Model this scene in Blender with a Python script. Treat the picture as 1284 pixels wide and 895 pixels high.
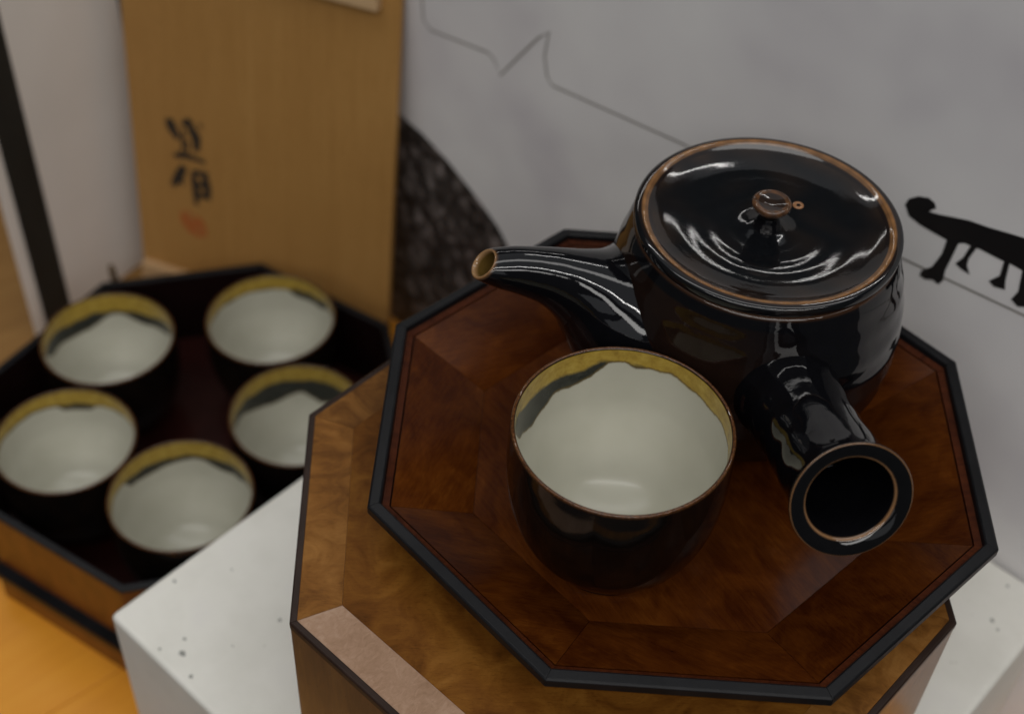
import bpy, bmesh, math, random
from mathutils import Vector, Matrix
random.seed(4)
for o in list(bpy.data.objects): bpy.data.objects.remove(o)
scene = bpy.context.scene
col = scene.collection
MM = 0.001
R = math.radians

# ------------------------------------------------------------------ camera
cam_d = bpy.data.cameras.new('camera'); cam = bpy.data.objects.new('camera', cam_d); col.objects.link(cam)
fw = Vector((0, .700012, -.714131)); rt = Vector((.998254, .042179, .041345)); up = Vector((-.059063, .712885, .698790))
m = Matrix((rt, up, -fw)).transposed().to_4x4(); m.translation = Vector((0, 0, .775))
cam.matrix_world = m
cam_d.sensor_fit = 'HORIZONTAL'; cam_d.sensor_width = 36; cam_d.lens = 36 * 1800.6 / 1284
cam_d.clip_start = .01; cam_d.clip_end = 50
cam_d.dof.use_dof = True; cam_d.dof.focus_distance = .552; cam_d.dof.aperture_fstop = 6.3
cam_d.dof.aperture_blades = 9
scene.camera = cam

# ------------------------------------------------------------------ light of the room
world = bpy.data.worlds.new('World'); scene.world = world; world.use_nodes = True
bg = world.node_tree.nodes['Background']; bg.inputs[0].default_value = (.92, .96, 1, 1); bg.inputs[1].default_value = .035

def area(name, loc, target, sx, sy, power, color=(1, .97, .93)):
    l = bpy.data.lights.new(name, 'AREA'); l.shape = 'RECTANGLE'; l.size = sx; l.size_y = sy; l.energy = power; l.color = color
    o = bpy.data.objects.new(name, l); col.objects.link(o); o.location = loc
    d = (Vector(target) - Vector(loc)).normalized()
    o.rotation_euler = d.to_track_quat('-Z', 'Y').to_euler()
    return o
# fluorescent tubes on the ceiling of the room
for x, y, w, h, p in [(.15, -2.3, 3.6, .7, 40), (.15, -.95, 3.6, .06, 24), (.15, .45, 3.6, .35, 12), (1.3, 1.8, 1.3, .03, 5), (-1.0, 1.8, 1.3, .03, 5), (.1, 3.25, 2.4, .03, 6)]:
    area('ceiling_tube', (x, y, 2.35), (x, y, 0), w, h, p, (1, .978, .95))
# pale ceiling seen in the glaze
area('ceiling_glow', (0, .3, 2.6), (0, .3, 0), 4.5, 4.0, 17, (.93, .96, 1))
# windows of the room behind the photographer
area('window_light', (-.75, -1.9, 1.25), (0, .4, .4), .8, 1.1, 1.1, (.95, .97, 1))
area('window_light', (.35, -2.1, 1.25), (0, .4, .4), .8, 1.1, 1.1, (.95, .97, 1))

vs = scene.view_settings
vs.view_transform = 'Standard'; vs.look = 'None'; vs.exposure = 0; vs.gamma = 1; vs.use_curve_mapping = False

# ------------------------------------------------------------------ materials
def new_mat(name):
    mt = bpy.data.materials.new(name); mt.use_nodes = True
    nt = mt.node_tree; b = nt.nodes['Principled BSDF']
    return mt, nt, b
def N(nt, typ, **kw):
    n = nt.nodes.new(typ)
    for k, v in kw.items():
        if hasattr(n, k) and not k.startswith('i_'): setattr(n, k, v)
    return n
def L(nt, a, b): nt.links.new(a, b)
def ramp(nt, fac, stops):
    r = nt.nodes.new('ShaderNodeValToRGB'); e = r.color_ramp.elements
    while len(e) < len(stops): e.new(.5)
    for el, (p, c) in zip(e, stops): el.position = p; el.color = (*c, 1)
    if fac is not None: nt.links.new(fac, r.inputs[0])
    return r
def noise(nt, vec, scale, detail=4, rough=.55, dist=0):
    n = nt.nodes.new('ShaderNodeTexNoise'); n.inputs['Scale'].default_value = scale; n.inputs['Detail'].default_value = detail
    n.inputs['Roughness'].default_value = rough; n.inputs['Distortion'].default_value = dist
    if vec is not None: nt.links.new(vec, n.inputs['Vector'])
    return n
def mapping(nt, vec, scale=(1, 1, 1), rot=(0, 0, 0), loc=(0, 0, 0)):
    mp = nt.nodes.new('ShaderNodeMapping'); mp.inputs['Scale'].default_value = scale; mp.inputs['Rotation'].default_value = rot; mp.inputs['Location'].default_value = loc
    nt.links.new(vec, mp.inputs['Vector']); return mp
def mathn(nt, op, a, b=None):
    n = nt.nodes.new('ShaderNodeMath'); n.operation = op
    for i, v in enumerate((a, b)):
        if v is None: continue
        if isinstance(v, (int, float)): n.inputs[i].default_value = v
        else: nt.links.new(v, n.inputs[i])
    return n
def mixc(nt, fac, a, b, mode='MIX'):
    n = nt.nodes.new('ShaderNodeMix'); n.data_type = 'RGBA'; n.blend_type = mode
    for s, v in ((n.inputs[0], fac), (n.inputs[6], a), (n.inputs[7], b)):
        if isinstance(v, (int, float)): s.default_value = v
        elif isinstance(v, tuple): s.default_value = (*v, 1)
        else: nt.links.new(v, s)
    return n
def bump(nt, b, h, strength, dist):
    n = nt.nodes.new('ShaderNodeBump'); n.inputs['Strength'].default_value = strength; n.inputs['Distance'].default_value = dist
    nt.links.new(h, n.inputs['Height']); nt.links.new(n.outputs[0], b.inputs['Normal']); return n

def wood_mat(name, stops, grain=(1, 1, 1), scale=40, rough=.3, coat=.0, spread=1.0, fine=.5, bumpd=.00004, randrot=0.0, spec=.5, pores=.5):
    """figured veneer: cloudy chatoyant figure plus fine pores"""
    mt, nt, b = new_mat(name)
    tc = N(nt, 'ShaderNodeTexCoord'); oi = N(nt, 'ShaderNodeObjectInfo')
    add = N(nt, 'ShaderNodeVectorMath', operation='MULTIPLY_ADD')
    L(nt, oi.outputs['Random'], add.inputs[0]); add.inputs[1].default_value = (3.1, 5.7, 2.3); L(nt, tc.outputs['Object'], add.inputs[2])
    vec = add.outputs[0]
    if randrot:
        vr = N(nt, 'ShaderNodeVectorRotate', rotation_type='Z_AXIS'); L(nt, vec, vr.inputs['Vector'])
        L(nt, mathn(nt, 'MULTIPLY', oi.outputs['Random'], randrot).outputs[0], vr.inputs['Angle']); vec = vr.outputs[0]
    mp = mapping(nt, vec, grain)
    n1 = noise(nt, mp.outputs[0], scale, 5, .6, 1.4)
    mp2 = mapping(nt, vec, (grain[0] * .35, grain[1] * 3.2, grain[2]))
    n2 = noise(nt, mp2.outputs[0], scale * 6, 4, .65, .4)
    n3 = noise(nt, vec, scale * .33, 2, .5, .6)
    s = mathn(nt, 'ADD', mathn(nt, 'MULTIPLY', n1.outputs[0], 1.0 - .3 * fine).outputs[0], mathn(nt, 'MULTIPLY', n2.outputs[0], .3 * fine).outputs[0])
    s = mathn(nt, 'ADD', s.outputs[0], mathn(nt, 'MULTIPLY', mathn(nt, 'SUBTRACT', n3.outputs[0], .5).outputs[0], .5).outputs[0])
    k = mathn(nt, 'ADD', mathn(nt, 'MULTIPLY', mathn(nt, 'SUBTRACT', s.outputs[0], .5).outputs[0], 1.5 * spread).outputs[0], .5)
    r = ramp(nt, k.outputs[0], stops)
    rv = mathn(nt, 'ADD', mathn(nt, 'MULTIPLY', oi.outputs['Random'], .22).outputs[0], .89)
    hsv = N(nt, 'ShaderNodeHueSaturation'); L(nt, r.outputs[0], hsv.inputs['Color']); L(nt, rv.outputs[0], hsv.inputs['Value'])
    mp4 = mapping(nt, vec, (grain[0] * 1.0, grain[1] * 5, grain[2] * 1.0)); n5 = noise(nt, mp4.outputs[0], 420, 3, .7)
    por = ramp(nt, n5.outputs[0], [(.30, (.45, .40, .36)), (.46, (1, 1, 1))]); cm = mixc(nt, pores, hsv.outputs[0], por.outputs[0], 'MULTIPLY')
    L(nt, cm.outputs[2], b.inputs['Base Color'])
    rr = mathn(nt, 'ADD', mathn(nt, 'MULTIPLY', n2.outputs[0], .18).outputs[0], rough - .09); L(nt, rr.outputs[0], b.inputs['Roughness'])
    b.inputs['Specular IOR Level'].default_value = spec; b.inputs['Coat Weight'].default_value = coat; b.inputs['Coat Roughness'].default_value = .18
    bump(nt, b, n2.outputs[0], .35, bumpd)
    return mt

M = {}
M['tray_veneer'] = wood_mat('tray_veneer', [(.15, (.016, .0030, .0009)), (.40, (.043, .0095, .0016)), (.60, (.078, .0200, .0027)), (.85, (.130, .040, .006))], (1, 1.5, 1), 38, .22, .0, randrot=2.4, spec=.10, spread=.72, fine=1.2)
M['box_veneer'] = wood_mat('box_veneer', [(.15, (.060, .019, .003)), (.42, (.135, .048, .007)), (.65, (.19, .075, .011)), (.88, (.25, .108, .019))], (1, 1, 1), 46, .42, .0, spec=.08)
M['box_strip'] = wood_mat('box_strip', [(.15, (.085, .032, .006)), (.5, (.17, .070, .014)), (.85, (.25, .115, .028))], (1, 1.4, 1), 60, .42, .0, spec=.10)
M['sheen_strip'] = wood_mat('sheen_strip', [(.1, (.215, .125, .072)), (.5, (.285, .176, .112)), (.9, (.36, .24, .165))], (1.6, 2.2, 1), 130, .42, 0, fine=1, spec=.2, pores=.3)
M['box_side'] = wood_mat('box_side', [(.15, (.06, .024, .006)), (.5, (.12, .052, .013)), (.85, (.18, .085, .022))], (2.2, 2.2, .35), 60, .30, .3, fine=1)
M['ledge_wood'] = wood_mat('ledge_wood', [(.2, (.026, .006, .0025)), (.8, (.075, .019, .006))], (1, 4, 1), 90, .40, 0, spec=.06)
M['left_side'] = wood_mat('left_side', [(.15, (.06, .012, .0022)), (.5, (.13, .033, .005)), (.85, (.19, .057, .010))], (2, 2, 1), 40, .35, .2)
M['kiri'] = wood_mat('kiri', [(.15, (.315, .158, .042)), (.5, (.36, .187, .053)), (.85, (.41, .225, .07))], (9, 9, .25), 26, .55, 0, spread=.8, fine=1, spec=.3)
M['kiri_end'] = wood_mat('kiri_end', [(.15, (.44, .27, .12)), (.5, (.54, .35, .18)), (.85, (.62, .43, .24))], (.25, 7, 7), 24, .55, 0, spread=.7, fine=1)

def lacquer(name, c, rough=.28):
    mt, nt, b = new_mat(name)
    tc = N(nt, 'ShaderNodeTexCoord'); n = noise(nt, tc.outputs['Object'], 55, 5, .6); n2 = noise(nt, tc.outputs['Object'], 420, 3, .6)
    r = ramp(nt, n.outputs[0], [(.3, c), (.7, tuple(v * 1.6 + .001 for v in c)), (.8, tuple(v * 3 + .004 for v in c))]); L(nt, r.outputs[0], b.inputs['Base Color'])
    rr = mathn(nt, 'ADD', mathn(nt, 'MULTIPLY', n2.outputs[0], .22).outputs[0], rough - .08); L(nt, rr.outputs[0], b.inputs['Roughness'])
    b.inputs['Specular IOR Level'].default_value = .16; bump(nt, b, n2.outputs[0], .15, .00003)
    return mt
M['black_lacquer'] = lacquer('black_lacquer', (.0055, .0055, .0062), .30)
M['dark_trim'] = lacquer('dark_trim', (.018, .010, .007), .30)
M['red_black'] = lacquer('red_black', (.006, .0015, .0012), .45)
M['floor_red'] = lacquer('floor_red', (.016, .0025, .0016), .40)

def glaze(name, rough=.06, wob=.5, wobscale=70, coat=0):
    """fired glaze; the mesh carries the glaze colour as 'Col'"""
    mt, nt, b = new_mat(name)
    at = N(nt, 'ShaderNodeVertexColor', layer_name='Col'); tc = N(nt, 'ShaderNodeTexCoord')
    n = noise(nt, tc.outputs['Object'], 160, 5, .65); n3 = noise(nt, tc.outputs['Object'], 900, 2, .5)
    v = mathn(nt, 'ADD', mathn(nt, 'MULTIPLY', n.outputs[0], .7).outputs[0], .65)
    hsv = N(nt, 'ShaderNodeHueSaturation'); L(nt, at.outputs[0], hsv.inputs['Color']); L(nt, v.outputs[0], hsv.inputs['Value'])
    L(nt, hsv.outputs[0], b.inputs['Base Color'])
    b.inputs['Roughness'].default_value = rough; b.inputs['IOR'].default_value = 1.52
    n2 = noise(nt, tc.outputs['Object'], wobscale, 2, .5)
    h = mathn(nt, 'ADD', n2.outputs[0], mathn(nt, 'MULTIPLY', n3.outputs[0], .03).outputs[0])
    bump(nt, b, h.outputs[0], wob, .0009)
    return mt
M['glaze'] = glaze('black_glaze', .04, .30, 55)
M['handle_glaze'] = glaze('handle_glaze', .04, .30, 48)
M['lid_glaze'] = glaze('lid_glaze', .06, .50, 26)

def cup_mat():
    mt, nt, b = new_mat('cup_glaze')
    tc = N(nt, 'ShaderNodeTexCoord')
    a1 = N(nt, 'ShaderNodeAttribute', attribute_name='yd'); a2 = N(nt, 'ShaderNodeAttribute', attribute_name='dw'); a3 = N(nt, 'ShaderNodeAttribute', attribute_name='inside'); a4 = N(nt, 'ShaderNodeAttribute', attribute_name='lip')
    n = noise(nt, tc.outputs['Object'], 260, 5, .6); nf = noise(nt, tc.outputs['Object'], 900, 3, .6); nb = noise(nt, tc.outputs['Object'], 30, 3, .5)
    def thr(att, w, soft):
        s = mathn(nt, 'ADD', att, mathn(nt, 'MULTIPLY', mathn(nt, 'SUBTRACT', n.outputs[0], .5).outputs[0], w).outputs[0])
        mr = N(nt, 'ShaderNodeMapRange'); mr.inputs['From Min'].default_value = -soft; mr.inputs['From Max'].default_value = soft
        L(nt, s.outputs[0], mr.inputs['Value']); return mr.outputs[0]
    ty = thr(a1.outputs['Fac'], 3.0, 1.1)      # mm past the yellow band
    tw = thr(a2.outputs['Fac'], 2.0, .7)       # mm past the dark band
    ny = noise(nt, tc.outputs['Object'], 210, 6, .7)
    yel = ramp(nt, ny.outputs[0], [(.25, (.24, .145, .018)), (.5, (.385, .255, .036)), (.75, (.50, .36, .072))])
    drk = ramp(nt, n.outputs[0], [(.3, (.009, .011, .010)), (.7, (.034, .036, .030))])
    wht = ramp(nt, nb.outputs[0], [(.3, (.455, .445, .365)), (.7, (.52, .51, .43))])
    # olive seam where yellow glaze pools against the white
    seam = N(nt, 'ShaderNodeMapRange'); seam.inputs['From Min'].default_value = -1.6; seam.inputs['From Max'].default_value = -.3; L(nt, a2.outputs['Fac'], seam.inputs['Value'])
    seam2 = mixc(nt, mathn(nt, 'MULTIPLY', seam.outputs[0], .55).outputs[0], drk.outputs[0], (.17, .13, .03))
    c = mixc(nt, ty, yel.outputs[0], seam2.outputs[2]); c = mixc(nt, tw, c.outputs[2], wht.outputs[0])
    sb = mathn(nt, 'ADD', a2.outputs['Fac'], mathn(nt, 'MULTIPLY', mathn(nt, 'SUBTRACT', n.outputs[0], .5).outputs[0], 2.0).outputs[0])
    se = ramp(nt, mathn(nt, 'ABSOLUTE', mathn(nt, 'ADD', sb.outputs[0], .5).outputs[0]).outputs[0], [(0, (.75, .75, .75)), (.8, (0, 0, 0))])
    c = mixc(nt, se.outputs[0], c.outputs[2], (.075, .040, .008))
    no = noise(nt, tc.outputs['Object'], 45, 5, .6)
    outc = ramp(nt, no.outputs[0], [(.3, (.0028, .0022, .002)), (.75, (.009, .0055, .0035))])
    lipc = ramp(nt, nf.outputs[0], [(.3, (.030, .010, .004)), (.7, (.13, .052, .016))])
    c = mixc(nt, a3.outputs['Fac'], outc.outputs[0], c.outputs[2]); c = mixc(nt, a4.outputs['Fac'], c.outputs[2], lipc.outputs[0])
    L(nt, c.outputs[2], b.inputs['Base Color'])
    rr = mathn(nt, 'ADD', mathn(nt, 'MULTIPLY', a3.outputs['Fac'], .17).outputs[0], .08); L(nt, rr.outputs[0], b.inputs['Roughness'])
    b.inputs['Specular IOR Level'].default_value = .4
    n2 = noise(nt, tc.outputs['Object'], 50, 2, .5); hh = mathn(nt, 'ADD', n2.outputs[0], mathn(nt, 'MULTIPLY', nf.outputs[0], .02).outputs[0])
    bump(nt, b, hh.outputs[0], .30, .0008)
    return mt
M['cup'] = cup_mat()

def plain(name, stops, scale, rough, detail=4, bumps=None, spec=.5):
    mt, nt, b = new_mat(name)
    tc = N(nt, 'ShaderNodeTexCoord'); n = noise(nt, tc.outputs['Object'], scale, detail, .55)
    r = ramp(nt, n.outputs[0], stops); L(nt, r.outputs[0], b.inputs['Base Color']); b.inputs['Roughness'].default_value = rough
    b.inputs['Specular IOR Level'].default_value = spec
    if bumps:
        nn = noise(nt, tc.outputs['Object'], bumps[0], 3, .6); bump(nt, b, nn.outputs[0], bumps[1], bumps[2])
    return mt
def block_mat():
    mt, nt, b = new_mat('painted_block'); tc = N(nt, 'ShaderNodeTexCoord'); n = noise(nt, tc.outputs['Object'], 22, 5, .6); n2 = noise(nt, tc.outputs['Object'], 700, 3, .6)
    r = ramp(nt, n.outputs[0], [(.3, (.69, .675, .61)), (.55, (.76, .745, .68)), (.75, (.735, .715, .67))])
    v = N(nt, 'ShaderNodeTexVoronoi'); v.inputs['Scale'].default_value = 210; L(nt, tc.outputs['Object'], v.inputs['Vector'])
    n3 = noise(nt, tc.outputs['Object'], 60, 2, .5)
    d = mathn(nt, 'ADD', v.outputs['Distance'], mathn(nt, 'MULTIPLY', mathn(nt, 'SUBTRACT', .74, n3.outputs[0]).outputs[0], 2.2).outputs[0])
    k = ramp(nt, d.outputs[0], [(.12, (.62, .61, .58)), (.26, (1, 1, 1))]); c = mixc(nt, .8, r.outputs[0], k.outputs[0], 'MULTIPLY')
    L(nt, c.outputs[2], b.inputs['Base Color']); b.inputs['Roughness'].default_value = .55; bump(nt, b, n2.outputs[0], .3, .00012)
    return mt
M['block'] = block_mat()
M['speck'] = plain('speck', [(.3, (.20, .20, .18)), (.7, (.34, .34, .31))], 300, .8)
M['poster'] = plain('poster_paper', [(.30, (.63, .60, .625)), (.44, (.74, .72, .725)), (.58, (.80, .785, .78)), (.75, (.765, .755, .745))], 6.5, .32, 3)
M['print_line'] = plain('print_line', [(.3, (.20, .185, .165)), (.7, (.26, .24, .215))], 60, .4)
M['print_black'] = plain('print_black', [(.3, (.006, .006, .007)), (.7, (.010, .009, .010))], 60, .4)
M['panel_white'] = plain('panel_white', [(.3, (.72, .66, .60)), (.7, (.78, .72, .66))], 9, .5, 3)
M['panel_black'] = plain('panel_black', [(.3, (.011, .012, .011)), (.7, (.018, .019, .017))], 30, .5)
M['ink'] = plain('ink', [(.3, (.016, .011, .007)), (.7, (.034, .022, .012))], 260, .7)
M['cord'] = plain('cord', [(.3, (.06, .035, .015)), (.7, (.14, .09, .04))], 400, .9)
def seal_mat():
    mt, nt, b = new_mat('seal_ink'); tc = N(nt, 'ShaderNodeTexCoord'); n = noise(nt, tc.outputs['Object'], 170, 4, .6)
    r = ramp(nt, n.outputs[0], [(.34, (.345, .165, .045)), (.52, (.38, .10, .02))]); L(nt, r.outputs[0], b.inputs['Base Color']); b.inputs['Roughness'].default_value = .65
    return mt
M['seal'] = seal_mat()
def stone_mat():
    mt, nt, b = new_mat('stone_photo'); tc = N(nt, 'ShaderNodeTexCoord')
    vr = mapping(nt, tc.outputs['Object'], (1.1, 1, .9), (0, R(28), 0))
    n0 = noise(nt, vr.outputs[0], 40, 3, .6); 
    wv = N(nt, 'ShaderNodeVectorMath', operation='MULTIPLY_ADD'); L(nt, n0.outputs['Color'], wv.inputs[0]); wv.inputs[1].default_value = (.03, .03, .03); L(nt, vr.outputs[0], wv.inputs[2])
    v = N(nt, 'ShaderNodeTexVoronoi', feature='DISTANCE_TO_EDGE'); v.inputs['Scale'].default_value = 42; L(nt, wv.outputs[0], v.inputs['Vector'])
    n = noise(nt, vr.outputs[0], 95, 6, .7)
    s = mathn(nt, 'MULTIPLY', mathn(nt, 'SUBTRACT', n.outputs[0], .12).outputs[0], mathn(nt, 'MINIMUM', mathn(nt, 'ADD', mathn(nt, 'MULTIPLY', v.outputs['Distance'], 1.6).outputs[0], .66).outputs[0], 1.0).outputs[0])
    r = ramp(nt, s.outputs[0], [(.12, (.007, .007, .007)), (.24, (.022, .021, .020)), (.36, (.075, .072, .067)), (.52, (.26, .25, .24))])
    n4 = noise(nt, tc.outputs['Object'], 14, 2, .5); cc = mixc(nt, n4.outputs[0], r.outputs[0], (1, .80, .80), 'MULTIPLY')
    L(nt, cc.outputs[2], b.inputs['Base Color']); b.inputs['Roughness'].default_value = .4
    return mt
M['stone'] = stone_mat()
def table_mat(name, stops):
    mt, nt, b = new_mat(name); tc = N(nt, 'ShaderNodeTexCoord')
    mp = mapping(nt, tc.outputs['Object'], (1, 9, 1)); n = noise(nt, mp.outputs[0], 7, 6, .6, .5); n2 = noise(nt, tc.outputs['Object'], 5, 3)
    s = mathn(nt, 'ADD', mathn(nt, 'MULTIPLY', n.outputs[0], .6).outputs[0], mathn(nt, 'MULTIPLY', n2.outputs[0], .4).outputs[0])
    r = ramp(nt, s.outputs[0], stops); L(nt, r.outputs[0], b.inputs['Base Color'])
    b.inputs['Roughness'].default_value = .42; b.inputs['Specular IOR Level'].default_value = .3; bump(nt, b, n.outputs[0], .2, .0002)
    return mt
M['table'] = table_mat('table_wood', [(.28, (.62, .235, .017)), (.5, (.72, .295, .024)), (.72, (.77, .345, .036))])
M['table_dimmed'] = table_mat('table_wood_dimmed', [(.28, (.17, .080, .018)), (.5, (.25, .125, .033)), (.72, (.32, .17, .05))])

# ------------------------------------------------------------------ mesh helpers (all in millimetres)
def mesh_from(verts, faces, smooth=False):
    me = bpy.data.meshes.new('mesh'); me.from_pydata([(v[0] * MM, v[1] * MM, v[2] * MM) for v in verts], [], faces)
    bm = bmesh.new(); bm.from_mesh(me); bmesh.ops.recalc_face_normals(bm, faces=bm.faces); bm.to_mesh(me); bm.free()
    if smooth:
        for p in me.polygons: p.use_smooth = True
    me.update(); return me
def obj(name, me, mat, parent=None, loc=None, rotz=0):
    o = bpy.data.objects.new(name, me); col.objects.link(o)
    if mat and not me.materials: me.materials.append(M[mat])
    if parent: o.parent = parent
    if loc: o.location = [v * MM for v in loc]
    o.rotation_euler.z = rotz
    return o
def empty(name, loc, rotz=0, label=None, cat=None, group=None):
    o = bpy.data.objects.new(name, None); col.objects.link(o); o.empty_display_size = .02
    o.location = [v * MM for v in loc]; o.rotation_euler.z = rotz
    if label: tag(o, label, cat, group)
    return o
def tag(o, label, cat, group=None):
    o['label'] = label; o['category'] = cat
    if group: o['group'] = group
def bevel(me, w, seg=2, ang=30):
    bm = bmesh.new(); bm.from_mesh(me)
    es = [e for e in bm.edges if len(e.link_faces) == 2 and e.calc_face_angle(0) > R(ang)]
    bmesh.ops.bevel(bm, geom=es, offset=w * MM, segments=seg, affect='EDGES', profile=.5, clamp_overlap=True)
    bm.to_mesh(me); bm.free(); return me
def box_me(x0, x1, y0, y1, z0, z1, bv=0, seg=2):
    v = [(x, y, z) for z in (z0, z1) for y in (y0, y1) for x in (x0, x1)]
    f = [(0, 2, 3, 1), (4, 5, 7, 6), (0, 1, 5, 4), (2, 6, 7, 3), (0, 4, 6, 2), (1, 3, 7, 5)]
    me = mesh_from(v, f)
    return bevel(me, bv, seg) if bv else me
def prism_me(poly, z0, z1):
    n = len(poly)
    v = [(x, y, z0) for x, y in poly] + [(x, y, z1) for x, y in poly]
    f = [tuple(range(n))[::-1], tuple(range(n, 2 * n))] + [(i, (i + 1) % n, n + (i + 1) % n, n + i) for i in range(n)]
    return mesh_from(v, f)
A0, A1 = R(-22.5), R(22.5)
def seg_me(profile, gap=.12, bv=0):
    """one eighth of an octagonal moulding: a (vertex radius, height) section swept along one side"""
    n = len(profile); v = []
    for a, s in ((A0, 1), (A1, -1)):
        for r, z in profile: v.append((r * math.cos(a), r * math.sin(a) + s * gap / 2, z))
    f = [tuple(range(n))[::-1], tuple(range(n, 2 * n))] + [(i, (i + 1) % n, n + (i + 1) % n, n + i) for i in range(n)]
    me = mesh_from(v, f)
    return bevel(me, bv, 2, 25) if bv else me
def octo(r, z0, z1, bv=0):
    me = prism_me([(r * math.cos(R(22.5 + 45 * k)), r * math.sin(R(22.5 + 45 * k))) for k in range(8)], z0, z1)
    return bevel(me, bv, 1) if bv else me
def ring8(name, me, mat, parent, pick=None):
    out = []
    for k in range(8):
        o = obj(name, me, mat if pick is None else None, parent, rotz=R(45 * k)); out.append(o)
    return out
def add_cols(me, fn):
    ca = me.color_attributes.new('Col', 'FLOAT_COLOR', 'POINT')
    for i, v in enumerate(me.vertices): ca.data[i].color = (*fn(v.co / MM), 1)
def catmull(pts, per=8):
    out = []
    for i in range(len(pts) - 1):
        p0 = pts[max(i - 1, 0)]; p1 = pts[i]; p2 = pts[i + 1]; p3 = pts[min(i + 2, len(pts) - 1)]
        for k in range(per):
            t = k / per
            out.append(tuple(.5 * ((2 * b) + (-a + c) * t + (2 * a - 5 * b + 4 * c - d) * t * t + (-a + 3 * b - 3 * c + d) * t ** 3) for a, b, c, d in zip(p0, p1, p2, p3)))
    out.append(tuple(pts[-1])); return out
def lathe_me(prof, n=96, wob=None):
    v = []; f = []; rings = []
    for r, z in prof:
        if r < 1e-4: rings.append([len(v)]); v.append((0, 0, z))
        else:
            ids = []
            for k in range(n):
                a = 2 * math.pi * k / n; rr = r + (wob(a, r, z) if wob else 0)
                ids.append(len(v)); v.append((rr * math.cos(a), rr * math.sin(a), z))
            rings.append(ids)
    for A, B in zip(rings, rings[1:]):
        for k in range(n):
            k2 = (k + 1) % n
            if len(A) == 1 and len(B) == 1: continue
            if len(A) == 1: f.append((A[0], B[k], B[k2]))
            elif len(B) == 1: f.append((A[k], A[k2], B[0]))
            else: f.append((A[k], A[k2], B[k2], B[k]))
    return mesh_from(v, f, True)
def ribbon_me(pts, w, y, taper=None):
    """flat brush or pen stroke in a board's (x, z) plane"""
    v = []; f = []; n = len(pts)
    for i, p in enumerate(pts):
        a = pts[max(i - 1, 0)]; b = pts[min(i + 1, n - 1)]
        dx, dz = b[0] - a[0], b[1] - a[1]; l = math.hypot(dx, dz) or 1
        ww = w / 2 * (taper(i / (n - 1)) if taper else 1)
        v += [(p[0] - dz / l * ww, y, p[1] + dx / l * ww), (p[0] + dz / l * ww, y, p[1] - dx / l * ww)]
    for i in range(n - 1): f.append((2 * i, 2 * i + 1, 2 * i + 3, 2 * i + 2))
    return mesh_from(v, f)
def plate_me(poly, y, t=.15):
    n = len(poly)
    v = [(x, y, z) for x, z in poly] + [(x, y + t, z) for x, z in poly]
    me = mesh_from(v, [tuple(range(n)), tuple(range(n, 2 * n))[::-1]] + [(i, (i + 1) % n, n + (i + 1) % n, n + i) for i in range(n)])
    bm = bmesh.new(); bm.from_mesh(me); bmesh.ops.triangulate(bm, faces=[q for q in bm.faces if len(q.verts) > 4]); bm.to_mesh(me); bm.free(); return me

# ------------------------------------------------------------------ the setting
table = empty('table_top', (0, 0, 0), R(43.5)); table['kind'] = 'structure'
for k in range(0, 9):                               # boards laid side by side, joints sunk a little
    y0 = 20 + 120 * k; dark = k >= 6  # far boards darker: the dimmer light there is put into their colour
    o = obj('plank', box_me(70, 1150, y0 + .25, y0 + 119.75, -24, 0, .8, 2), 'table_dimmed' if dark else 'table', table)
    o.location.z = -.0001 * (k % 3)

# white block under the box
ub = R(-40.44)
blk = empty('display_block', (-193.6, 403.2, 0), ub, 'white painted rectangular block with small grey specks, carrying the octagonal wooden box', 'block')
obj('block_body', box_me(0, 343, 0, 346.5, 0, 163, 3.0, 4), 'block', blk)
for x, y, r in [(7, 35, 1.4), (44, 11, 2.3), (38, 17, 1.2), (34, 5, 1.1), (57, 6, 1.5), (63, 57, 1.3), (58, 31, .8), (323, 312, 1.7), (328, 309, 1.1), (318, 337, 1.1), (22, 60, .7)]:
    poly = [((.8 * r * (.75 + .45 * random.random())) * math.cos(t * .7854) + x, (.8 * r * (.6 + .45 * random.random())) * math.sin(t * .7854) + y) for t in range(8)]
    obj('speck', prism_me(poly, 162.9, 163.12), 'speck', blk)

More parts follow.
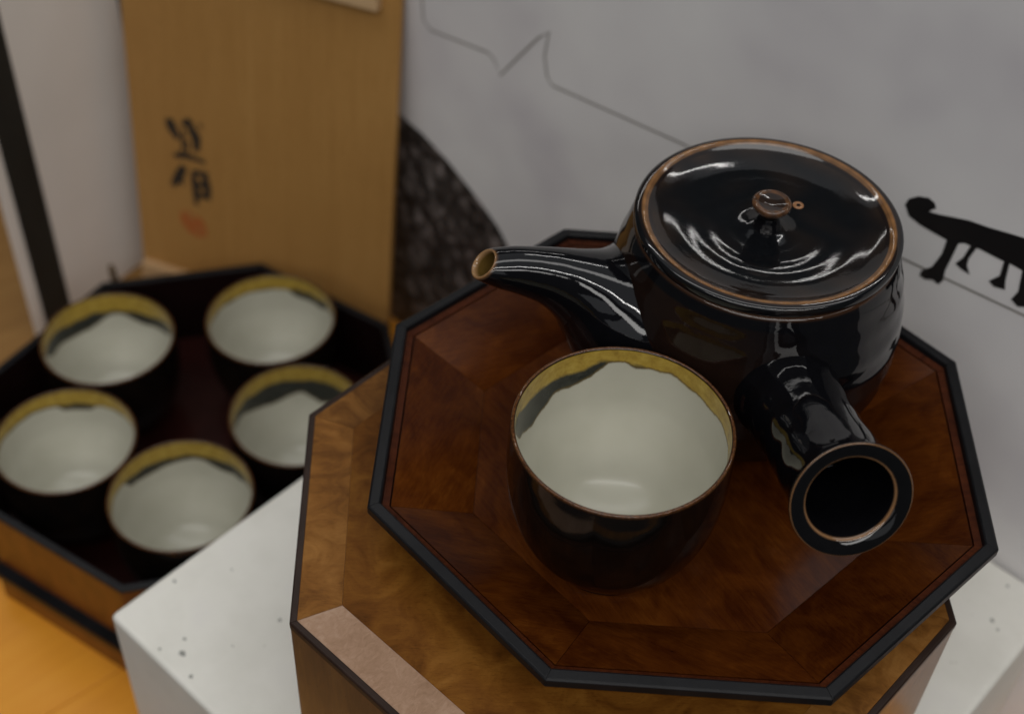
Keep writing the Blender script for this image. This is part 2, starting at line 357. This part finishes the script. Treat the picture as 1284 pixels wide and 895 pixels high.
# ------------------------------------------------------------------ poster board behind
th = R(-42.0)
poster = empty('poster', (266.1, 469.5, 0), th, 'pale grey poster board with thin outline, black animal silhouette and stone photo', 'poster')
obj('sheet', box_me(-612, 190, 0, 4, 0, 480, .4, 1), 'poster', poster)
line1 = [(-452, 345), (-449.7, 302.2), (-448.3, 283.1), (-441.8, 278.8), (-391.8, 287.3), (-386.3, 285.0), (-381.1, 276.3), (-366.9, 296.3), (-352.3, 316.6), (-344.2, 324.7), (-346.5, 307.6), (-343.6, 295.4), (-339.5, 291.0), (-243.3, 302.9), (-117.7, 309.6), (-37.6, 318.5), (60, 328), (180, 333)]
obj('outline_print', ribbon_me(line1, 1.25, -.25), 'print_line', poster)
beast = [(-110.1, 341.4), (-109.0, 345.5), (-104.8, 349.6), (-99.6, 351.7), (-96.2, 350.8), (-94.6, 348.4), (-96.6, 346.2), (-97.3, 344.6), (-92, 346.2), (-87.5, 347.9), (-77.7, 351.5), (-67.7, 353.5), (-58.1, 356.1), (-50.8, 357.9), (-35, 361), (-20, 361), (-8, 357), (2, 358), (12, 354), (14, 349), (4, 346), (-6, 346), (-14, 343), (-16, 330), (-13, 322), (-19, 320), (-24, 322), (-23, 340), (-36, 342),
         (-39.5, 341), (-40, 330), (-36.9, 324.1), (-41.9, 321.2), (-45.9, 323.0), (-44.2, 329.3), (-46.0, 341.2), (-51.1, 341.2), (-52.7, 341.1), (-51.6, 331.2), (-50.3, 326.2), (-55.8, 324.5), (-58.9, 326.0), (-54.9, 332.0), (-55.4, 340.6), (-61, 340.2), (-68.1, 340.0), (-69.8, 339.5), (-71.6, 332), (-71.4, 327.6), (-68.6, 323.6), (-73.5, 323.9), (-77.0, 325.1), (-74.3, 330.8), (-72.8, 339.0), (-76, 338.6), (-78.8, 336.6),
         (-79.6, 327.3), (-80.6, 318.3), (-80.0, 312.0), (-81.6, 308.4), (-85.0, 309.2), (-88.8, 306.9), (-92.1, 307.3), (-91.9, 310.6), (-87.4, 316.2), (-84.8, 326), (-84.7, 335.0), (-91.8, 334.9), (-99.4, 335.0), (-106.5, 336.4)]
obj('animal_silhouette', plate_me(beast, -.3, .12), 'print_black', poster)
stone = [(-600, 2), (-352, 2), (-343, 60), (-346, 100), (-352.4, 122.5), (-358, 136), (-365.0, 146.3), (-376.8, 159.6), (-395.9, 171.7), (-426.4, 187.2), (-449.4, 195.2), (-475.2, 199.5), (-510, 203), (-560, 196), (-600, 180)]
obj('stone_photo', plate_me(stone, -.28, .12), 'stone', poster)

# white board with a black strip, left of the wooden lid
pan = empty('white_board', (-352, 753, 0), R(58), 'upright white board with a wide black vertical strip behind the cup box', 'board')
obj('board_face', box_me(-4, 124, 0, 5, 0, 420, .5, 1), 'panel_white', pan)
obj('black_strip', box_me(3.8, 28.5, -.4, .2, .4, 419.5), 'panel_black', pan)

# wooden box lid leaning on the poster
lid_e = empty('wooden_box_lid', (-181, 769, 0), 0, 'pale wooden box lid with brushed black writing and a red seal, leaning upright', 'box lid')
ld = Vector((math.cos(R(-20)), math.sin(R(-20)), 0)); ls = Vector((.04164, .11442, .99256)); ln = ld.cross(ls).normalized(); ls = ln.cross(ld).normalized()
# local axes: x along the bottom edge, y away from the viewer, z up the board
mw = Matrix((ld, -ln, ls)).transposed().to_4x4(); mw.translation = Vector((-181, 769, .6)) * MM
lid_e.matrix_world = mw
obj('board', box_me(-113.2, 93.2, 0, 5.5, 0, 312, .7, 2), 'kiri', lid_e)
obj('batten', box_me(-110.5, 80.5, -7.5, .2, 18, 32.5, .7, 2), 'kiri_end', lid_e)
obj('batten', box_me(-110.5, 80.5, -7.5, .2, 288, 302.5, .7, 2), 'kiri_end', lid_e)
strokes = [[(-81.5, 162.5), (-78.9, 155.3), (-74.5, 147.4)], [(-70.6, 159.6), (-64.8, 165.0), (-61.5, 158.7)], [(-70.2, 157.3), (-70.6, 147.4), (-72.1, 136.9)], [(-65.0, 161.3), (-60.0, 153.0), (-60.0, 141.9)], [(-67.0, 148.4), (-67.7, 138.3)], [(-79.3, 132.9), (-67.8, 135.7), (-53.1, 134.7)], [(-56.9, 164.9), (-54.0, 162.8)], [(-70.9, 126.6), (-76.7, 115.2), (-81.7, 106.5)], [(-73.9, 118.6), (-73.0, 109.2)], [(-64.9, 123.4), (-51.0, 125.8)], [(-63.7, 121.8), (-62.5, 110.7), (-62.7, 96.2)], [(-54.8, 124.7), (-52.9, 113.7), (-52.2, 103.6)], [(-63.0, 113.1), (-52.8, 115.7)], [(-62.8, 105.4), (-52.1, 106.2)]]
widths = [5.2, 3.0, 1.9, 5.0, 1.8, 3.2, 1.8, 4.6, 1.8, 2.8, 3.8, 4.2, 2.8, 3.2]
for i, (s, w) in enumerate(zip(strokes, widths)):
    pts = catmull(s, 6)
    obj('brush_stroke', ribbon_me(pts, w * 1.55, -.12 - .02 * i, lambda t: .65 + .5 * math.sin(math.pi * min(1, t * 1.15)) * (1 - .35 * t)), 'ink', lid_e)
sq = [(-76.5, 86), (-69, 88.5), (-60, 86), (-56, 80), (-55, 71), (-62, 67.5), (-72, 70), (-77, 77)]
obj('red_seal', plate_me(sq, -.15, .1), 'seal', lid_e)

# ------------------------------------------------------------------ octagonal box on the block
bph = 2.8197 + R(22.5)
box = empty('octagonal_box', (48.4, 384.6, 163), bph, 'large octagonal brown veneered box standing on the white block, under the tray', 'box')
BH = 291.5 - 163
side = seg_me([(145.4, .2), (145.4, BH - 4.2), (139, BH - 4.2), (139, .2)], .1, .25)
for k in range(8): obj('side_panel', side, 'box_side', box, rotz=R(45 * k))
trim = seg_me([(145.6, BH - 4), (145.7, BH - .6), (145.0, BH), (142.4, BH), (142.4, BH - 4)], .05, .25)
ring8('edge_trim', trim, 'dark_trim', box)
strip = seg_me([(142.4, BH - 3), (142.4, BH - .05), (123.6, BH - .05), (123.6, BH - 3)], .22)
strip2 = strip.copy()
for k in range(8):
    # front-face strip: sheen on the veneer painted in as a paler, pinkish colour
    pale = k == 1
    o = obj('border_strip', strip2 if pale else strip, 'sheen_strip' if pale else 'box_strip', box, rotz=R(45 * k))
    if pale: o['label'] = 'border strip along one edge of the box top, its pale pinkish sheen painted in'
obj('top_panel', octo(123.5, BH - 3, BH), 'box_veneer', box)
obj('bottom_panel', octo(138.5, .2, 6), 'box_side', box)

# ------------------------------------------------------------------ octagonal tray on the box
tph = 2.7386 + R(22.5)
tray = empty('octagonal_tray', (73.0, 410.2, 291.5), tph, 'shallow octagonal wooden tray with black rim and sloping veneered sides, on the box', 'tray')
TZ = 27.0
rim = seg_me([(118, 4.6), (131, TZ - 13), (136.3, TZ - 5.5), (137.6, TZ - 4.2), (137.5, TZ - .6), (136.6, TZ), (132.6, TZ + .5), (131.8, TZ - .2), (131.5, TZ - 3.6), (124, TZ - 8)], .06, .22)
for o in ring8('rim_segment', rim, 'black_lacquer', tray): pass
ledge = seg_me([(131.45, TZ - 5), (131.45, TZ - 2.6), (128.4, TZ - 3.4), (128.4, TZ - 5)], .06)
ring8('inlay_strip', ledge, 'ledge_wood', tray)
ven = seg_me([(127.7, TZ - 3.7), (92.2, 5.0), (92.2, 3.6), (127.7, TZ - 5.6)], .22)
ring8('veneer_panel', ven, 'tray_veneer', tray)
obj('center_panel', octo(92.0, 3.5, 5.0), 'tray_veneer', tray)
base_prof = [(0, 3.3), (92.5, 3.3), (129.5, TZ - 6.2), (126, TZ - 9), (100, 2.2), (88, 2.2)]
obj('base_plate', octo(96, 1.8, 3.3), 'black_lacquer', tray)
foot = seg_me([(84, 0), (84, 2.4), (76, 2.4), (76, 0)], 0); ring8('foot_segment', foot, 'black_lacquer', tray)

# ------------------------------------------------------------------ cups
def interp(tab, a):
    tab = sorted(tab); n = len(tab)
    for i in range(n):
        a0, v0 = tab[i]; a1, v1 = tab[(i + 1) % n]
        if i == n - 1: a1 += 360
        aa = a if a >= tab[0][0] else a + 360
        if a0 <= aa <= a1:
            t = (aa - a0) / max(a1 - a0, 1e-6); t = t * t * (3 - 2 * t); return v0 + (v1 - v0) * t
    return tab[0][1]
CH = 74.2
def cup_mesh(yd, dw, seed):
    rnd = random.Random(seed); ph = [rnd.uniform(0, 6.28) for _ in range(3)]
    outer = catmull([(24.5, 0), (25.4, .8), (25.6, 4), (28.0, 6.5), (34.2, 14), (39.4, 25), (42.7, 39), (43.8, 52), (43.6, 64), (43.2, 71), (43.05, 73.3)], 4)
    lip = [(42.85, 73.8), (42.4, 74.15), (41.9, 74.1), (41.4, 73.6)]
    bowl = catmull([(41.25, 73.0), (41.1, 66), (40.8, 59), (40.2, 52), (39.0, 44), (36.4, 36), (32.8, 28), (28.0, 20.8), (23, 14.8), (15, 10.2), (7, 7.8), (0, 7.0)], 9)
    inner = bowl; tail = []
    prof = [(0, 2.2), (20, 2.2), (21, 0)] + outer + lip + inner + tail
    n_out = 3 + len(outer); n_lip = n_out + len(lip)
    def wob(a, r, z): return .22 * (r / 43) * math.sin(2 * a + ph[0]) + .12 * (r / 43) * math.sin(3 * a + ph[1] + z * .02)
    N_ = 160
    me = lathe_me(prof, N_, wob)
    for nm in ('yd', 'dw', 'inside', 'lip'): me.attributes.new(nm, 'FLOAT', 'POINT')
    aY, aD, aI, aL = (me.attributes[k].data for k in ('yd', 'dw', 'inside', 'lip'))
    # ring index of every vertex
    idx = 0
    for ri, (r, z) in enumerate(prof):
        cnt = 1 if r < 1e-4 else N_
        for k in range(cnt):
            a = 360.0 * k / N_; dep = CH - z
            ins = 1.0 if ri >= n_lip else 0.0
            aI[idx].value = ins
            aL[idx].value = 1.0 if n_out <= ri < n_lip - 1 else (.35 if n_out - 2 <= ri < n_out else 0.0)
            y_ = interp(yd, a) + 1.6 + .5 * math.sin(R(a) * 9 + ph[2]) + .3 * math.sin(R(a) * 17 + ph[0])
            d_ = interp(dw, a) + 1.2 + .4 * math.sin(R(a) * 11 + ph[1])
            aY[idx].value = dep - y_; aD[idx].value = dep - max(d_, y_ - .2)
            idx += 1
    return me
GL = 'white glazed cups with yellow rim bands in the octagonal box'
cups = [
 ((43.7, 363.1, 296.5), [(0, 8), (22, 8.6), (45, 8.6), (61, 7), (80, 6.6), (99, 5.6), (112, 8.2), (134, 8.8), (151, 8.6), (170, 6), (230, 6), (300, 6)],
  [(0, 5), (45, 6), (61, 5), (80, 8.4), (88, 6.0), (96, 7.0), (101, 10.5), (107, 14.0), (119, 16.5), (128, 16.5), (138, 21), (150, 24), (163, 22), (178, 9), (230, 5), (300, 5)],
  'dark brown cup with cream inside and mustard rim, standing alone on the tray', None),
 ((-265.4, 656.6, 27.2), [(0, 8), (37, 10), (77, 14), (105, 13), (136, 13), (178, 9), (270, 7)], [(0, 8), (30, 15), (42, 20), (69, 23), (100, 16.5), (129, 25), (173, 22), (200, 9), (270, 6)],
  'cup with dark glaze arching over a cream peak, nearest the white board', GL),
 ((-162.6, 683.6, 27.2), [(0, 6), (31, 6), (67, 9), (97, 10), (132, 9.5), (168, 8), (270, 6)], [(0, 6), (31, 10), (47, 15.5), (72, 15.5), (86, 11), (97, 11), (124, 11), (160, 10), (200, 7), (270, 5)],
  'cup with one dark glaze patch below its rim, next to the wooden lid', GL),
 ((-270.2, 567.6, 27.2), [(0, 7), (50, 9), (72, 10.5), (101, 11), (129, 8.5), (166, 8), (270, 6)], [(0, 6), (54, 10), (78, 12), (86, 16), (108, 16.5), (116, 11), (126, 10.4), (164, 10), (200, 7), (270, 5)],
  'cup with only a short brown smear below its yellow rim band', GL),
 ((-191.6, 530.5, 27.2), [(0, 8), (39, 9), (73, 11), (98, 11), (134, 11), (169, 8.5), (270, 6)], [(0, 7), (36, 14), (46, 18), (66, 19.5), (93, 14.5), (127, 18.5), (152, 18), (162, 9), (200, 7), (270, 5)],
  'cup with grey band over a low cream peak, tucked against the white block corner', GL),
 ((-132.3, 599.7, 27.2), [(0, 9), (40, 10), (71, 11), (99, 11), (132, 10), (170, 10), (270, 6)], [(0, 9), (40, 24), (77, 29), (98, 23), (126, 27), (168, 18), (200, 9), (270, 5)],
  'cup with the deepest dark band, partly hidden by the octagonal wooden box', GL)]
for i, (loc, yd, dw, lab, grp) in enumerate(cups):
    o = obj('teacup', cup_mesh(yd, dw, i), 'cup', None, loc); tag(o, lab, 'cup', grp)

# ------------------------------------------------------------------ octagonal cup box on the table
lph = 2.2377 + R(22.5)
lb = empty('octagonal_cup_box', (-198.5, 610.8, 0), lph, 'open octagonal lacquered box with reddish sides and dark inside, holding five cups', 'box')
LZ = 87.1
def wallseg(r0, r1, z0, z1, g=.08, bv=.2): return seg_me([(r0, z0), (r0, z1), (r1, z1), (r1, z0)], g, bv)
ring8('wall_panel', wallseg(142.6, 139.8, 33.2, LZ - 2.2), 'left_side', lb)
ring8('lining_panel', wallseg(139.7, 138.0, 26.5, LZ - 2.2), 'red_black', lb)
ring8('rim_segment', seg_me([(143.2, LZ - 2.2), (143.2, LZ - .3), (142.6, LZ), (138.4, LZ), (137.8, LZ - .3), (137.8, LZ - 2.2)], .05, .15), 'black_lacquer', lb)
ring8('ledge_segment', seg_me([(148.4, 21), (148.8, 27.0), (148.0, 28.6), (142.8, 33.4), (140, 33.4), (140, 21)], .05, .3), 'black_lacquer', lb)
ring8('base_panel', wallseg(146.4, 140, 0, 21), 'left_side', lb)
obj('floor_panel', octo(138.0, 24.4, 27.2), 'floor_red', lb)

# ------------------------------------------------------------------ teapot
PX, PY, PZ = 101.2, 455.0, 296.5
pot = empty('side_handled_teapot', (PX, PY, PZ), 0, 'glossy black ceramic teapot with side handle, short spout and knobbed lid, on the tray', 'teapot')
BLK = (.0035, .0035, .0045); BRN = (.235, .115, .045); DBR = (.05, .022, .010)
def mixt(a, b, t): t = max(0, min(1, t)); return tuple(x + (y - x) * t for x, y in zip(a, b))
HS = 104.5 / 110.8
bp = catmull([(34, 0), (37.5, 1.0), (43.5, 4.5), (51, 11.5), (56.8, 20), (61.8, 34), (63.7, 49), (63.8, 63), (62.0, 78), (58.6, 92), (55.9, 101), (54.8, 104.6)], 6)
bp = [(0, 1.5), (31, 1.5), (32, 0)] + bp + [(54.0, 105.4), (52.0, 105.5), (51, 104), (50.5, 98), (0, 96)]
bp = [(r, z * HS) for r, z in bp]
me = lathe_me(bp, 128, lambda a, r, z: .25 * (r / 60) * math.sin(3 * a + .06 * z) + .15 * math.sin(z * .55) * (r / 60) * (1 if z < 100 else 0))
add_cols(me, lambda c: mixt(BLK, DBR, (c.z - 97.8) / 1.2) if c.z > 94 else mixt(BLK, (.012, .006, .004), .5 + .5 * math.sin(c.x * .05 + c.z * .04)))
obj('body', me, 'glaze', pot)
# lid: dished disc with a raised edge worn to brown
LT = 104.5
lp_ = [(50.2, LT - 5.2), (53.4, LT - 5.1), (54.6, LT - 4.2), (54.9, LT - 2.4), (54.6, LT - 1.0), (53.6, LT - .2), (52.2, LT + .1), (50.8, LT + .05), (49.4, LT - .55), (47.2, LT - 1.7), (44, LT - 2.9), (40, LT - 3.75), (36.5, LT - 4.32), (33, LT - 4.62), (29, LT - 5.02), (25, LT - 5.22), (21, LT - 5.55), (17, LT - 5.6), (13, LT - 5.68), (9, LT - 5.2), (6, LT - 4.6), (0, LT - 4.3)]
top = catmull(lp_, 7)
lp2 = [(0, LT - 10), (47, LT - 10), (47.5, LT - 5.4), (49.0, LT - 5.3)] + top
me = lathe_me(lp2, 144, lambda a, r, z: .18 * (r / 50) * math.sin(2 * a + 1))
def lidcol(c):
    r = math.hypot(c.x, c.y)
    if c.z > LT - 2.2 and 47.6 < r < 53.4:
        t = 1 - abs(r - 50.6) / 1.6; t = max(0, min(1, t * 1.9)); t *= 1 - .45 * math.exp(-((r - 50.1) / .35) ** 2)
        return mixt((.012, .008, .007), BRN, t * (.85 + .15 * math.sin(40 * math.atan2(c.y, c.x))))
    if c.z < LT - 4.5 and r > 50: return DBR
    m_ = .5 + .5 * math.sin(c.x * .11 + 1.3 * math.sin(c.y * .09)); edge = max(0, (r - 34) / 15) if r < 49 else 0
    m2 = .5 + .5 * math.sin(c.x * .23 + 2 * math.sin(c.y * .17) + .4); return mixt((.0042, .0048, .0058), (.036, .021, .013), .22 * m_ * m2 + .6 * edge * edge * (.4 + .6 * m2))
add_cols(me, lidcol)
lid = obj('lid', me, 'lid_glaze', pot)
kp = catmull([(r * .96, z) for r, z in [(6.6, LT - 5.4), (5.6, LT - 3.0), (4.7, LT - .6), (4.5, LT + 1.0), (5.6, LT + 3.2), (7.6, LT + 5.2), (8.4, LT + 6.8), (8.2, LT + 7.9), (7.3, LT + 8.4), (5.5, LT + 8.0), (2.5, LT + 7.5), (0, LT + 7.4)]], 5)
me = lathe_me(kp, 48)
def knobcol(c):
    if c.z < LT + 2.5: return BLK
    r = math.hypot(c.x, c.y); t = 1 if (c.z > LT + 4.5 and r > 5.6) else .15
    return mixt((.012, .009, .008), (.10, .045, .019), t * (.7 + .3 * math.sin(c.x * 1.3 + c.y)))
add_cols(me, knobcol); obj('knob', me, 'lid_glaze', lid)
vh = catmull([(2.5, LT - 4.2), (2.2, LT - 3.7), (1.6, LT - 3.55), (1.1, LT - 3.9), (0, LT - 4.2)], 4)
me = lathe_me(vh, 20); add_cols(me, lambda c: mixt((.02, .008, .004), (.26, .12, .05), (math.hypot(c.x, c.y) - .2) / .8))
obj('vent_hole', me, 'lid_glaze', lid, (14.5, 15.5, -1.55))

def sweep_me(path, radii, n=40, closed_end=None, frames=None):
    """tube along a path of (point, tangent) with a radius for every ring"""
    v = []; f = []
    for (p, t), r in zip(path, radii):
        t = Vector(t).normalized(); s = t.cross(Vector((0, 0, 1))).normalized(); u = s.cross(t).normalized()
        rx, ry = r if isinstance(r, tuple) else (r, r)
        for k in range(n):
            a = 2 * math.pi * k / n; q = Vector(p) + s * (rx * math.cos(a)) + u * (ry * math.sin(a)); v.append(tuple(q))
    for i in range(len(path) - 1):
        for k in range(n): k2 = (k + 1) % n; f.append((i * n + k, i * n + k2, (i + 1) * n + k2, (i + 1) * n + k))
    return mesh_from(v, f, True)
# spout, pointing left
sa = R(-167); sd = Vector((math.cos(sa), math.sin(sa), 0))
def sp(dist, z): return sd * dist + Vector((0, 0, z))
ctrl = [(48, 57.5, 37.5), (54, 59.5, 34.5), (61, 63.2, 29.5), (69, 69.2, 22.6), (78, 76.3, 16.6), (89, 83.0, 12.6), (101, 87.8, 10.3), (110, 90.8, 8.8), (117.5, 93.4, 6.9)]
cs = catmull(ctrl, 5)
path = []; rad = []
for i, (dd, z, r) in enumerate(cs):
    a = cs[max(i - 1, 0)]; b = cs[min(i + 1, len(cs) - 1)]
    tang = sd * (b[0] - a[0]) + Vector((0, 0, b[1] - a[1]))
    t = i / (len(cs) - 1); tilt = max(0, (t - .72) / .28) ** 1.5
    tang = tang.normalized() * (1 - tilt) + (sd * .70 + Vector((0, 0, .72))) * tilt
    path.append((sp(dd, z), tang)); rad.append((r * (1 + .06 * math.sin(7 * t)), r))
P_end, T_end = path[-1]; T_end = Vector(T_end).normalized()
for dr, dl in ((-.25, .35), (-.6, .5), (-1.0, .35), (-1.25, -.2), (-1.5, -2), (-1.6, -8), (-1.6, -20)):
    base = P_end + T_end * dl if dl > -1 else P_end + (sd * .88 + Vector((0, 0, .45))) * dl
    path.append((base, T_end if dl > -3 else sd * .88 + Vector((0, 0, .45)))); rad.append(ctrl[-1][2] + dr)
me = sweep_me(path, rad)
n_out = len(cs) * 40
tip = P_end
ca = me.color_attributes.new('Col', 'FLOAT_COLOR', 'POINT')
for i, v in enumerate(me.vertices):
    if i < n_out - 40: c = BLK
    elif i < n_out + 40: c = mixt(BLK, (.22, .11, .045), (i - n_out + 40) / 60)
    elif i < n_out + 160: c = (.26, .15, .07)
    else: c = (.085, .05, .012)
    ca.data[i].color = (*c, 1)
obj('spout', me, 'glaze', pot)

# hollow handle, pointing towards the viewer
hE = Vector((121.9 - PX, 321.8 - PY, 385 - PZ)); hp = R(19)
hh = Vector((hE.x, hE.y, 0)).normalized(); ha = hh * math.cos(hp) + Vector((0, 0, math.sin(hp)))
hb = Vector((hE - ha * 82))
hc = [(0, 21.5), (6, 20.9), (12, 20.2), (18, 19.6), (25, 19.2), (33, 19.0), (42, 19.0), (53, 19.2), (64, 19.6), (73, 20.2), (78, 21.1), (80.2, 22.1), (81.3, 22.6), (82.0, 22.4), (82.2, 21.8)]
hs = catmull(hc, 5) + [(82.2, 20.6), (81.7, 18.6), (81.2, 17.2), (80.8, 16.5), (80.0, 15.9), (78, 15.6), (60, 14.5), (25, 13.8)]
path = []; rad = []
for l_, r in hs:
    tt = max(0, (l_ - 70) / 12); nrm = (ha * (1 - .35 * tt) + (ha + Vector((0, 0, .22))).normalized() * (.35 * tt)) if tt > 0 else ha
    path.append((hb + ha * l_, nrm)); rad.append((r * (1 + .012 * math.sin(l_ * .35)), r))
me = sweep_me(path, rad, 64)
ca = me.color_attributes.new('Col', 'FLOAT_COLOR', 'POINT')
for ri, (l_, r) in enumerate(hs):
    c = BLK
    if l_ > 81.6 and 22.1 < r < 22.5: c = (.15, .075, .032)
    elif 16.4 < r < 16.6 and ri > 40: c = (.26, .135, .06)
    elif l_ > 80.5 and ri > 40: c = (.004, .004, .0045)
    for k in range(64): ca.data[ri * 64 + k].color = (*c, 1)
obj('handle', me, 'handle_glaze', pot)
me = lathe_me([(0, 0), (14.6, 0), (14.6, 1), (0, 1)], 40); add_cols(me, lambda c: BLK)
plug = obj('handle_bottom', me, 'glaze', pot)
plug.matrix_basis = Matrix.Translation((hb + ha * 26) * MM) @ Vector((0, 0, 1)).rotation_difference(ha).to_matrix().to_4x4()

# ------------------------------------------------------------------ short cord end behind the cup box
cp = catmull([(0, 0, 0), (1, 2, 18), (-1, 1, 45), (1, -1, 70), (1, -2, 84), (.5, -2, 91)], 5)
path = []
for i, p in enumerate(cp):
    a = cp[max(i - 1, 0)]; b = cp[min(i + 1, len(cp) - 1)]; t = Vector([y - x for x, y in zip(a, b)]); t.x += 1e-3; path.append((p, t))
me = sweep_me(path, [2.6 + .5 * math.sin(i * 1.9) - (1.2 * max(0, (i - 20) / 5)) for i in range(len(cp))], 10)
bm = bmesh.new(); bm.from_mesh(me); bmesh.ops.holes_fill(bm, edges=bm.edges); bm.to_mesh(me); bm.free()
cord = obj('cord', me, 'cord', None, (-284.5, 738.5, .5)); tag(cord, 'short brown cord end sticking up behind the octagonal cup box', 'cord')
